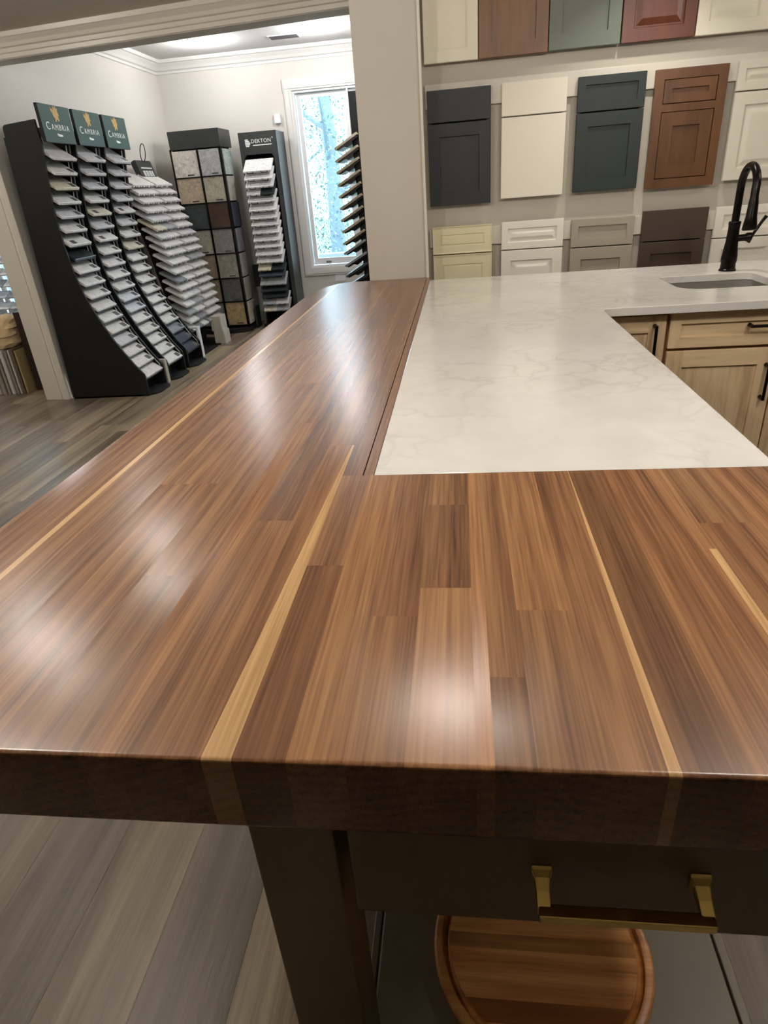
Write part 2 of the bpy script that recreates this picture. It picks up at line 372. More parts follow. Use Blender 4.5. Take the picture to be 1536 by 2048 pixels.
w2 = window('window_2', 6.2, -5.05, -4.15, .45, 1.75, [(-5.02, -4.61, .48, 1.72), (-4.59, -4.18, .48, 1.72)])
# ---- outlet and sensor on far wall
o = MB().box(-1.475, -1.355, 7.872, 7.88, .405, .487).box(-1.46, -1.425, 7.868, 7.872, .425, .468).box(-1.405, -1.37, 7.868, 7.872, .425, .468).build('wall_outlet', VINYL, bevel=.002)
tag(o, 'white wall outlet plate under the far window', 'outlet')
o = MB().box(-1.965, -1.895, 7.84, 7.88, 2.056, 2.145).build('wall_sensor', VINYL, bevel=.008)
tag(o, 'small white sensor box on the far wall left of the window', 'sensor')
o = thing('ceiling_vent', 'small white air vent in the far room ceiling', 'vent', (-1.64, 7.35, 2.72))
MB().box(-1.79, -1.49, 7.27, 7.43, 2.712, 2.72).build('frame', VINYL, o)
for k in range(5): MB().box(-1.775, -1.505, 7.288+k*.027, 7.298+k*.027, 2.706, 2.712).build('slat', TAGM, o)

# ---- recessed ceiling lights
for i, (x, y, z, wt, c) in enumerate(CANS):
    lab = 'round recessed ceiling light ' + CAN_LABEL[i]
    o = thing('recessed_light', lab, 'ceiling light', (x, y, z), 'recessed ceiling lights')
    MB().lathe([(.075, -.001), (.095, -.001), (.095, -.006), (.075, -.012)], (x, y, z), 28).build('trim_ring', VINYL, o, smooth=True)
    MB().lathe([(.076, -.004), (.076, -.007)], (x, y, z), 28).build('lens', LENS, o)
    ld = bpy.data.lights.new('can_light', 'POINT'); ld.shadow_soft_size = .09; ld.energy = wt; ld.color = c
    if wt < 0:
        ld.type = 'AREA'; ld = bpy.data.lights[ld.name]; ld.shape = 'DISK'; ld.size = .05; ld.energy = -wt; ld.spread = R(105)
    lo = bpy.data.objects.new('bulb_light', ld); COL.objects.link(lo); lo.parent = o; lo.location = (0, 0, -.075 if wt < 0 else -.12)
for nm, loc, sx, sz in (('window_portal', (-1.15, 8.02, 1.45), 1.2, 1.8), ('window_portal', (-4.6, 6.34, 1.1), .9, 1.3)):
    pd = bpy.data.lights.new(nm, 'AREA'); pd.shape = 'RECTANGLE'; pd.size = sx; pd.size_y = sz; pd.cycles.is_portal = True
    po = bpy.data.objects.new(nm, pd); COL.objects.link(po); po.location = loc; po.rotation_euler = (R(-90), 0, 0)

# ---- wall rails behind the door samples
for nm, z0, z1 in (('trim_rail', 1.695, 1.80), ('trim_rail', 1.045, 1.135), ('trim_rail', 2.33, 2.43)):
    struct(MB().box(-.16, 3.9, 3.782, 3.80, z0, z1).build(nm, RAILM, bevel=.002))

# ================================================================== ISLAND
ctop = thing('butcher_block_countertop', 'thick dark walnut butcher block countertop of long glued staves wrapping the white quartz', 'countertop', (0, .385, T-.093))
FAR = [(-.755, 3.16), (-.748, 3.30), (-.728, 3.42), (-.70, 3.51), (-.665, 3.575), (-.62, 3.612), (-.57, 3.625)]
def yfar(x):
    if x >= FAR[-1][0]: return 3.625
    for (a, b), (c, e) in zip(FAR, FAR[1:]):
        if a <= x <= c: return b + (e-b)*(x-a)/(c-a)
    return 3.16
def stave(x0, x1, y0, y1, color, zoff=0, left=False, right=False, label=None, taper=None):
    sap = max(color) >= 1.5
    if max(color) < 1.5: color = tuple(1+(c-1)*.75 for c in color)
    else: color = (1, 1, 1) if color[2] > 1.35 else (.8, .78, .72)
    xs = [x0] + [q[0] for q in FAR if x0 < q[0] < x1] + [x1]
    far = [(x, min(y1, yfar(x))) for x in xs] if y1 > 3 else [(x0, y1), (x1, y1)]
    if taper: far = [(taper[0], y1), (taper[1], y1)]
    poly = [(x0, y0), (x1, y0)] + far[::-1]
    mb = MB().prism(poly, 'z', T-.093, T+zoff)
    me = mb.mesh('stave', SAP if sap else WALNUT); bm = bmesh.new(); bm.from_mesh(me)
    ed = []
    for e in bm.edges:
        a, b = e.verts[0].co, e.verts[1].co
        if y0 < .4 and abs(a.y-y0) < 1e-4 and abs(b.y-y0) < 1e-4 and abs(a.z-b.z) < 1e-4: ed.append(e)
        elif left and abs(a.z-b.z) < 1e-4 and a.z > T-.01 and (abs(a.x-b.x) < 1e-4 and a.x < x0+.001 or (a.y > 3.1 and b.y > 3.1)): ed.append(e)
    if ed: bmesh.ops.bevel(bm, geom=ed, offset=.005, segments=3, profile=.5, affect='EDGES')
    for f in bm.faces: f.smooth = f.calc_area() < 1.5e-3
    bm.to_mesh(me); bm.free(); me.set_sharp_from_angle(angle=R(32))
    o = link('stave', me, ctop, color, label); return o
P = 1e-4
# (x0, x1, [cuts], [colours], to_far)
ST = [
 (-.755, -.656, [], [(1.02,1.0,.98)]), (-.656, -.645, [], [(2.2,2.2,1.9)]), (-.645, -.60, [1.9], [(1.05,1.0,.95), (.9,.9,.9)]),
 (-.60, -.545, [1.45, 2.6], [(.82,.80,.80), (.88,.86,.85), (1.0,1.0,1.0)]), (-.545, -.437, [.99, 2.2], [(1.12,1.06,1.0), (1.22,1.18,1.12), (.95,.95,.95)]),
 (-.437, -.362, [.69, 1.62], [(.80,.80,.80), (.98,.95,.92), (1.1,1.05,1.0)]), (-.362, -.325, [1.3], [(1.28,1.2,1.1), (1.0,1.0,1.0)]),
 (-.325, -.263, [.845, 1.9], [(1.0,.96,.9), (.82,.8,.78), (1.1,1.05,1.0)]), (-.263, -.2125, [1.16], [None, (1.0,.95,.9)]),
 (-.2125, -.162, [.713], [(.62,.52,.46), (.82,.76,.72)], 1.0105),
 (-.2125, -.1762, [1.0105, 1.75], [None, (.80,.75,.71), (.95,.92,.9)]),
]
for x0, x1, cuts, cols, *end in ST:
    ys = [.385] + cuts + (end or [3.63])
    for a, b, c in zip(ys, ys[1:], cols):
      if c: stave(x0, x1, a, b, c, random.random()*.00015, left=x0 < -.75)
stave(-.263, -.2415, .385, 1.16, (1.0,.95,.9), taper=(-.263, -.2165))
stave(-.2415, -.2125, .385, 1.16, (2.1,2.05,1.75), label='pale sapwood stave', taper=(-.2165, -.2125))
# narrow strip between groove and quartz
stave(-.1740, -.1565, 1.0106, 3.63, (1.05,1.0,.95))
SF = [(-.162, -.108, [], [(1.3,1.25,1.1)]), (-.108, -.055, [.601], [(.98,.92,.86), (.95,.88,.82)]), (-.055, .008, [.66, .89], [(1.12,1.08,1.0), (.82,.8,.76), (.98,.95,.9)]),
      (.008, .024, [], [(1.48,1.40,1.2)]), (.024, .060, [.5], [(.72,.70,.68), (1.0,.96,.9)]), (.060, .120, [.614], [(1.0,.97,.92), (1.18,1.12,1.0)]), (.120, .1775, [], [None]),
      (.1775, .234, [], [(.62,.57,.54)]), (.234, .318, [], [(1.12,1.02,.92)]), (.318, .328, [.75], [(1.75,1.65,1.4), (1.2,1.15,1.0)]),
      (.328, .40, [.82], [(1.02,.95,.88), (.9,.86,.8)]), (.40, .46, [], [(1.15,1.05,.95)]), (.46, .512, [], [(.85,.8,.78)])]
for x0, x1, cuts, cols in SF:
    ys = [.385] + cuts + [1.0105]
    for a, b, c in zip(ys, ys[1:], cols):
      if c: stave(x0, x1, a, b, c, random.random()*.00015)
stave(.120, .1665, .385, 1.0105, (1.05,.98,.9), taper=(.120, .1765)); stave(.1665, .1775, .385, 1.0105, (1.9,1.85,1.5), taper=(.1765, .1775))

# ---- quartz slab (L shape with sink cut-out)
def rrect(x0, x1, y0, y1, r, n=6):
    rs = r if isinstance(r, (list, tuple)) else [r]*4
    out = []
    for (cx, cy, a0), q in zip(((x1, y0, -90), (x1, y1, 0), (x0, y1, 90), (x0, y0, 180)), rs):
        ox = cx - q if cx == x1 else cx + q; oy = cy - q if cy == y1 else cy + q
        out += [(ox+q*math.cos(R(a0+90*k/n)), oy+q*math.sin(R(a0+90*k/n))) for k in range(n+1)]
    return out
SINK = rrect(.885, 1.280, 2.755, 3.135, [.07, .03, .04, .10])
OUT = [(-.156, 1.011), (.512, 1.011)] + [(.557-.045*math.cos(R(a)), 2.405+.045*math.sin(R(a))) for a in (0, 18, 36, 54, 72, 90)] + [ (2.3, 2.45), (2.3, 3.5), (-.156, 3.5)]
def slab():
    bm = bmesh.new()
    def loop(pts, z):
        vs = [bm.verts.new((x, y, z)) for x, y in pts]; return vs, [bm.edges.new((vs[i], vs[(i+1) % len(vs)])) for i in range(len(vs))]
    rings = []
    for z in (T+.0005, T-.030):
        a, ea = loop(OUT, z); b, eb = loop(SINK, z); rings.append((a, b))
        bmesh.ops.triangle_fill(bm, use_beauty=True, use_dissolve=False, edges=ea+eb)
    for k in (0, 1):
        t_, u_ = rings[0][k], rings[1][k]; n = len(t_)
        for i in range(n): bm.faces.new((t_[i], t_[(i+1) % n], u_[(i+1) % n], u_[i]))
    bmesh.ops.recalc_face_normals(bm, faces=bm.faces)
    bmesh.ops.bevel(bm, geom=[e for e in bm.edges if e.calc_face_angle(0) > R(60) and abs(e.verts[0].co.z-e.verts[1].co.z) < 1e-5], offset=.0025, segments=2, profile=.5, affect='EDGES')
    me = bpy.data.meshes.new('quartz_countertop'); bm.to_mesh(me); bm.free(); me.materials.append(QUARTZ); return me
qz = tag(link('quartz_countertop', slab()), 'white veined quartz countertop with a small sink cut-out, set into the walnut block', 'countertop')
# ---- sink
sk = thing('undermount_sink', 'small undermount steel prep sink below the black faucet', 'sink', (1.085, 2.945, .70))
def bowl():
    bm = bmesh.new(); rings = []
    for z, ins in ((T-.031, -.02), (T-.031, -.002), (T-.19, .008), (T-.205, .03), (T-.208, .15)):
        x0, x1, y0, y1 = .885+ins, 1.288-ins, 2.755+ins, 3.135-ins
        rings.append([bm.verts.new((x, y, z)) for x, y in rrect(x0, x1, y0, y1, max(.02, .07-max(ins, 0)*.4))])
    for a, b in zip(rings, rings[1:]):
        for i in range(len(a)): bm.faces.new((a[i], a[(i+1) % len(a)], b[(i+1) % len(a)], b[i]))
    bm.faces.new(rings[-1]); bmesh.ops.recalc_face_normals(bm, faces=bm.faces)
    for f in bm.faces: f.normal_flip()
    me = bpy.data.meshes.new('bowl'); bm.to_mesh(me); bm.free(); me.materials.append(STEEL); me.shade_smooth(); me.set_sharp_from_angle(angle=R(40)); return me
link('bowl', bowl(), sk)
MB().lathe([(.045, 0), (.045, .003), (.036, .004), (.034, .001)], (1.085, 2.945, T-.2085), 20).build('drain', CHROME, sk, smooth=True)
# ---- faucet
fx, fy = 1.212, 3.215
fc = thing('gooseneck_faucet', 'dark bronze gooseneck kitchen faucet with side lever behind the sink', 'faucet', (fx, fy, T))
MB().lathe([(.036, 0), (.036, .006), (.032, .010), (.031, .03), (.034, .045), (.033, .06), (.026, .12), (.0235, .17), (.024, .19), (.026, .20), (.024, .205), (.015, .207)], (fx, fy, T+.0005), 24).build('body', BRONZE, fc, smooth=True)
pts = [(fx, fy, T+.20), (fx, fy, T+.33)]
for k in range(1, 12):
    a = R(180*k/12.0); pts.append((fx-.012*k/12, fy-.095+.095*math.cos(a), T+.33+.092*math.sin(a)))
pts += [(fx-.014, fy-.192, T+.325), (fx-.015, fy-.196, T+.30)]
MB().tube(pts, .0160, 14).build('spout', BRONZE, fc, smooth=True)
hx, hy, hz = fx-.015, fy-.198, T+.305
MB().tube([(hx, hy+.002, hz), (hx, hy, hz-.02), (hx-.001, hy-.004, hz-.07), (hx-.001, hy-.006, hz-.115), (hx-.001, hy-.007, hz-.122)], [.0165, .019, .0215, .029, .026], 18).build('spray_head', BRONZE, fc, smooth=True)
MB().tube([(fx+.015, fy, T+.135), (fx+.05, fy-.004, T+.137), (fx+.058, fy-.005, T+.138), (fx+.075, fy-.005, T+.138), (fx+.078, fy-.005, T+.138)], [.014, .015, .019, .019, .012], 16).build('valve', BRONZE, fc, smooth=True)
MB().tube([(fx+.068, fy-.006, T+.115), (fx+.078, fy-.010, T+.145), (fx+.105, fy-.02, T+.20), (fx+.118, fy-.024, T+.222)], [.0075, .0065, .0065, .008], 10).build('lever', BRONZE, fc, smooth=True)

# ---- light oak cabinets under the back run
def bar_handle(parent, a, b, y):
    a, b = Vector(a), Vector(b); u = (b-a).normalized(); m = MB()
    m.tube([(a.x, y, a.z), (a.x, y-.028, a.z)], [.0085, .0055], 10); m.tube([(b.x, y, b.z), (b.x, y-.028, b.z)], [.0085, .0055], 10)
    aa, bb = a-u*.006, b+u*.006
    m.tube([(aa.x, y-.028, aa.z), (bb.x, y-.028, bb.z)], .0058, 10)
    return m.build('handle', BRONZE, parent, smooth=True, label='dark bronze bar handle')
def shaker(x0, x1, z0, z1, y, s, th=.02, rec=.009):
    a = MB().box(x0+s, x1-s, y+rec, y+th, z0+s, z1-s)
    return a, [MB().box(x0, x0+s, y, y+th, z0, z1), MB().box(x1-s, x1, y, y+th, z0, z1)], [MB().box(x0+s, x1-s, y, y+th, z1-s, z1), MB().box(x0+s, x1-s, y, y+th, z0, z0+s)]
def oak_front(kind, parent, x0, x1, z0, z1, s=.062):
    a, st, ra_ = shaker(x0, x1, z0, z1, 2.49, s)
    o = a.build('drawer_front' if kind == 'drawer' else kind, OAKH if kind == 'drawer' else OAK, parent)
    for q in st: q.build('stile', OAK, o, bevel=.001, seg=1)
    for q in ra_: q.build('rail', OAKH, o, bevel=.001, seg=1)
    return o
def cabinet(label, x0, x1):
    t = thing('oak_base_cabinet', label, 'cabinet', ((x0+x1)/2, 3.0, 0))
    MB().box(x0, x1, 2.512, 2.532, .10, T-.031).build('face_frame', OAK, t, color=(.42,.30,.22))  # frame colour darkened to paint the shade in gaps between fronts
    MB().box(x0, x0+.016, 2.532, 3.46, .10, T-.031).build('side_panel', OAK, t); MB().box(x1-.016, x1, 2.532, 3.46, .10, T-.031).build('side_panel', OAK, t)
    MB().box(x0+.016, x1-.016, 2.532, 3.46, .10, .118).build('bottom_panel', OAK, t); MB().box(x0+.016, x1-.016, 3.444, 3.46, .118, T-.031).build('back_panel', OAK, t)
    MB().box(x0, x1, 2.57, 3.46, 0, .10).build('toe_kick', DARKCAB, t)
    return t
c1 = cabinet('narrow light oak cabinet with one door in the corner by the quartz overhang', .515, .764)
d1 = oak_front('door', c1, .522, .757, .115, .872); bar_handle(d1, (.716, 0, .835), (.716, 0, .69), 2.49)
c2 = cabinet('wide light oak sink cabinet with drawer front over two doors', .764, 1.60)
d2 = oak_front('drawer', c2, .771, 1.594, .748, .876, .040)
bar_handle(d2, (1.05, 0, .822), (1.27, 0, .822), 2.49)
d3 = oak_front('door', c2, .771, 1.165, .115, .736); bar_handle(d3, (1.135, 0, .672), (1.135, 0, .548), 2.49)
d4 = oak_front('door', c2, 1.170, 1.594, .115, .736); bar_handle(d4, (1.20, 0, .672), (1.20, 0, .548), 2.49)
c3 = cabinet('light oak cabinet at the right end of the back run', 1.60, 2.28)
oak_front('door', c3, 1.607, 2.27, .115, .872)

# ---- island base under the walnut block
ib = thing('island_base', 'dark olive island base with front leg, drawer and open slatted shelf', 'island', (.13, 1.9, 0))
MB().box(-.22, .49, 1.04, 3.55, .10, T-.093).build('carcass', DARKCAB, ib)
MB().box(-.18, .45, 1.09, 3.50, 0, .10).build('plinth', BLACK, ib)
for x0 in (-.232, .428):
    MB().box(x0, x0+.092, .42, .50, 0, T-.093).build('leg', DARKCAB, ib, bevel=.003)
MB().box(-.14, .428, .475, .49, .77, T-.093).build('apron', DARKCAB, ib)
MB().box(-.232, -.20, .50, 1.04, .72, T-.093).build('side_apron', DARKCAB, ib); MB().box(.478, .505, .50, 1.04, .72, T-.093).build('side_apron', DARKCAB, ib)
dr = MB().box(-.126, .424, .42, .44, .636, T-.097).build('drawer', DARKCAB, ib, bevel=.003)
MB().box(-.115, .38, .44, .95, .66, T-.11).build('drawer_box', BLACK, dr)
def pull():
    m = MB()
    for x, s in ((.074, 1), (.229, -1)):
        # flared rectangular foot then post
        prof = [(0, .0105, .0105), (.004, .0105, .0095), (.009, .0078, .0068), (.020, .0068, .0055), (.034, .0068, .0050)]
        vs = [];
        for dd, hx_, hz_ in prof:
            z = .727 - dd*.45
            vs += [(x-hx_, .42-dd, z-hz_), (x+hx_, .42-dd, z-hz_), (x+hx_, .42-dd, z+hz_), (x-hx_, .42-dd, z+hz_)]
        n = len(prof); fs = [(0,1,2,3), (4*n-4, 4*n-3, 4*n-2, 4*n-1)]
        fs += [(4*i+k, 4*i+(k+1) % 4, 4*i+4+(k+1) % 4, 4*i+4+k) for i in range(n-1) for k in range(4)]
        m.add(vs, fs)
    # straight square bar
    mm = Matrix.Translation((0, .42-.034, .727-.0155)) @ Matrix.Rotation(R(6), 4, 'X')
    m.box(.074-.0060, .229+.0060, -.0068, .0068, -.0062, .0062, mm)
    return m.build('handle', BRASS, dr, bevel=.0015, label='brushed brass square bar pull')
pull()
SZ = .20
for k, (x0, x1) in enumerate(((-.168, -.156), (-.152, .404), (.408, .421))):
    MB().box(x0, x1, .43, 1.03, SZ-.022, SZ).build('slat', SHELFM, ib, bevel=.0015)
MB().box(-.14, .395, .45, .48, SZ-.07, SZ-.022).build('shelf_rail', DARKCAB, ib)
# ---- round board on the shelf
cb = thing('round_cutting_board', 'round acacia cutting board with a juice groove on the low shelf', 'cutting board', (.117, .625, SZ))
RB = .178
prof = [(0.001, .020), (RB-.026, .020), (RB-.025, .0150), (RB-.020, .0115), (RB-.015, .0150), (RB-.014, .020), (RB-.004, .020), (RB-.001, .018), (RB, .015), (RB, .004), (RB-.003, 0), (0.001, 0)]
def board_strip(x0, x1, y0, y1): pass
bm_ = MB().lathe(prof[1:-1], (.117, .625, SZ), 72)
o = bm_.build('rim', ACACIA, cb, color=(1.12,1.08,1.0), smooth=True)
rr = random.Random(3); yb = -.150; strips = []
while yb < .149:
    w_ = min(rr.choice([.024, .032, .042, .05]), .15-yb); y0, y1 = yb, yb+w_; n = 8; ri = RB-.0265
    top = []; 
    f = lambda y: math.sqrt(max(ri*ri-y*y, 1e-6))
    yy = [y0+(y1-y0)*k/n for k in range(n+1)]
    poly = [(.117+f(y), .625+y) for y in yy] + [(.117-f(y), .625+y) for y in yy[::-1]]
    tn = rr.choice([(1.0,1.0,1.0), (1.25,1.25,1.25), (.7,.62,.55), (.85,.8,.75), (1.4,1.4,1.5)])
    ms = MB().prism(poly, 'z', SZ+.0195, SZ+.0203).build('strip', ACACIA, cb, color=tn)
    yb += w_

# ================================================================== DOOR SAMPLES ON THE WALL
def ring_panel(x0, x1, z0, z1, yf, th, loops):
    m = MB(); rect = lambda i, dep: [(x0+i, yf+dep, z0+i), (x1-i, yf+dep, z0+i), (x1-i, yf+dep, z1-i), (x0+i, yf+dep, z1-i)]
    L = [[(x, yf+th, z) for x, _, z in rect(0, 0)], rect(0, .0015)] + [rect(i, dp) for i, dp in [(.0015, 0)]+loops]
    vs = [v for l in L for v in l]; n = len(L)
    fs = [(0, 1, 2, 3), (4*n-4, 4*n-3, 4*n-2, 4*n-1)] + [(4*i+k, 4*i+(k+1) % 4, 4*i+4+(k+1) % 4, 4*i+4+k) for i in range(n-1) for k in range(4)]
    return m.add(vs, fs)
PRO = {'slab': [], 'shaker': [(.058, 0), (.058, .010)], 'shaker_d': [(.036, 0), (.036, .009)],
       'bead': [(.050, 0), (.053, .004), (.056, .004), (.058, .010)], 'bead_d': [(.038, 0), (.040, .004), (.043, .004), (.045, .009)],
       'raised': [(.052, 0), (.056, .010), (.062, .010), (.088, .001)], 'raised_d': [(.034, 0), (.038, .009), (.042, .009), (.060, .001)],
       'cream': [(.010, .003), (.050, .003), (.053, .008), (.057, .008), (.060, .003)], 'cream_d': [(.008, .003), (.040, .003), (.043, .007), (.046, .007), (.049, .003)]}
YW = 3.782
def sample_door(label, x0, x1, z0, z1, split, pd, pdoor, color, m=PAINT, group='cabinet door samples on the wall'):
    t = thing('cabinet_door_sample', label, 'door sample', ((x0+x1)/2, YW, z0), group)
    yf = YW-.022
    if split:
        zs = z1 - split
        ring_panel(x0, x1, zs+.003, z1, yf, .0205, PRO[pd]).build('drawer_front', m, t, color=color)
        ring_panel(x0, x1, z0, zs-.003, yf, .0205, PRO[pdoor]).build('door_front', m, t, color=color)
        MB().box(x0+.02, x1-.02, YW-.0015, YW, z0+.02, z1-.02).build('backing', m, t, color=tuple(c*.7 for c in color[:3]))
    else:
        ring_panel(x0, x1, z0, z1, yf, .022, PRO[pdoor]).build('door_front', m, t, color=color)
    return t
c_navy, c_white, c_green = srgb(44,46,49), srgb(232,224,208), srgb(39,46,45)
sample_door('charcoal navy slab drawer over recessed door, left end of middle row', -.150, .167, 1.252, 1.772, .142, 'slab', 'shaker', c_navy)
sample_door('plain warm white slab door sample in middle row', .220, .535, 1.265, 1.776, .145, 'slab', 'slab', c_white)
sample_door('dark slate green recessed panel sample in middle row', .587, .905, 1.268, 1.769, .150, 'shaker_d', 'shaker', c_green)
# inset stained sample: one frame with drawer and door set inside
def inset_sample():
    x0, x1, z0, z1 = .947, 1.278, 1.258, 1.767; c = srgb(99,64,36); yf = YW-.022
    t = thing('cabinet_door_sample', 'brown stained wood inset sample, door and drawer set in one frame, middle row', 'door sample', ((x0+x1)/2, YW, z0), 'cabinet door samples on the wall')
    s = .042; zs = 1.607
    MB().box(x0, x0+s, yf, YW, z0, z1).box(x1-s, x1, yf, YW, z0, z1).box(x0+s, x1-s, yf, YW, z1-s, z1).box(x0+s, x1-s, yf, YW, z0, z0+s).box(x0+s, x1-s, yf, YW, zs-.016, zs+.016).box(x0+s, x1-s, yf+.012, YW, z0+s, z1-s).build('face_frame', STAIN, t, color=c)
    g = .003
    ring_panel(x0+s+g, x1-s-g, zs+.016+g, z1-s-g, yf, .011, PRO['shaker_d']).build('drawer_front', STAIN, t, color=c)
    ring_panel(x0+s+g, x1-s-g, z0+s+g, zs-.016-g, yf, .011, PRO['shaker']).build('door_front', STAIN, t, color=c)
inset_sample()
sample_door('pale grey white raised panel sample, right end of middle row behind the faucet', 1.322, 1.645, 1.270, 1.773, .125, 'raised_d', 'raised', srgb(214,208,192))
sample_door('cream ridged panel sample, left end of bottom row above the quartz', -.144, .176, .63, 1.148, .140, 'cream_d', 'cream', srgb(226,216,180))
sample_door('bright white raised panel sample in bottom row, second from left', .227, .552, .63, 1.151, .140, 'raised_d', 'raised', srgb(234,228,214))
sample_door('mid grey recessed panel sample in bottom row', .594, .915, .63, 1.140, .140, 'shaker_d', 'shaker', srgb(158,150,134))
sample_door('dark brown slab drawer sample in bottom row', .955, 1.280, .63, 1.156, .150, 'slab', 'shaker', srgb(66,54,44))
sample_door('white recessed panel sample in bottom row behind the faucet body', 1.319, 1.645, .63, 1.151, .150, 'bead_d', 'bead', srgb(230,224,210))
sample_door('warm white recessed door sample, left end of top row beside pillar', -.158, .103, 1.883, 2.40, 0, None, 'bead', srgb(234,228,206))
sample_door('honey brown maple door sample in top row', .107, .433, 1.883, 2.41, 0, None, 'shaker', srgb(122,80,38), STAIN)
sample_door('sage green recessed door sample in top row', .437, .765, 1.886, 2.41, 0, None, 'shaker', srgb(106,114,102))
sample_door('dark cherry raised panel door sample in top row', .771, 1.099, 1.885, 2.41, 0, None, 'raised', srgb(98,50,32), STAIN)
sample_door('off-white raised panel door sample in top row', 1.104, 1.424, 1.884, 2.41, 0, None, 'raised', srgb(222,216,196))
sample_door('dark slate blue door sample at the right edge of top row', 1.430, 1.75, 1.882, 2.41, 0, None, 'shaker', srgb(70,76,92))

# ================================================================== FAR ROOM DISPLAYS
def interp(tab, z):
    if z >= tab[0][0]: return tab[0][1]
    for (a, b), (c, e) in zip(tab, tab[1:]):
        if c <= z <= a: return b + (e-b)*(z-a)/(c-a)
    return tab[-1][1]
# --- three curved black towers
ROWS = [(-2.797,1.694), (-2.819,1.602), (-2.836,1.507), (-2.847,1.413), (-2.853,1.320), (-2.857,1.225), (-2.852,1.131), (-2.846,1.034), (-2.836,.940), (-2.818,.848), (-2.799,.756), (-2.776,.664), (-2.747,.576), (-2.710,.486), (-2.664,.391), (-2.620,.303), (-2.566,.215), (-2.511,.128)]
PROF = [(1.80,-2.803), (1.67,-2.820), (1.56,-2.832), (1.45,-2.845), (1.32,-2.852), (1.15,-2.849), (.961,-2.832), (.80,-2.800), (.68,-2.758), (.553,-2.704), (.45,-2.656), (.355,-2.600), (.26,-2.545), (.177,-2.490), (.14,-2.49), (0,-2.505)]
PROF = [(z, x-(.03 if z > .3 else .03*z/.3)) for z, x in PROF]
side_poly = [(x, z) for z, x in PROF] + [(-3.15, 0), (-3.085, 1.86)] + [(-3.055+.03*math.cos(R(180-90*k/4))-.0, 1.895+.03*math.sin(R(180-90*k/4))) for k in range(5)] + [(-2.84, 1.94), (-2.836, 1.82)]
SMP_W, SMP_D, SMP_T = .298, .275, .019
smp_mesh = MB().box(-SMP_D, 0, 0, SMP_W, 0, SMP_T).mesh('quartz_sample', STONE, bevel=.0015, seg=1)
tag_mesh = MB().box(-.060, -.014, .222, .280, SMP_T, SMP_T+.0006).mesh('sample_tag', TAGM)
tagl_mesh = MB().box(-.052, -.012, .055, .115, SMP_T, SMP_T+.0006).mesh('sample_tag', TAGM)
plate_mesh = MB().box(-.24, .004, -.006, SMP_W+.004, -.006, -.001).mesh('shelf_plate', BLACKM)
TW = ['left', 'middle', 'right']
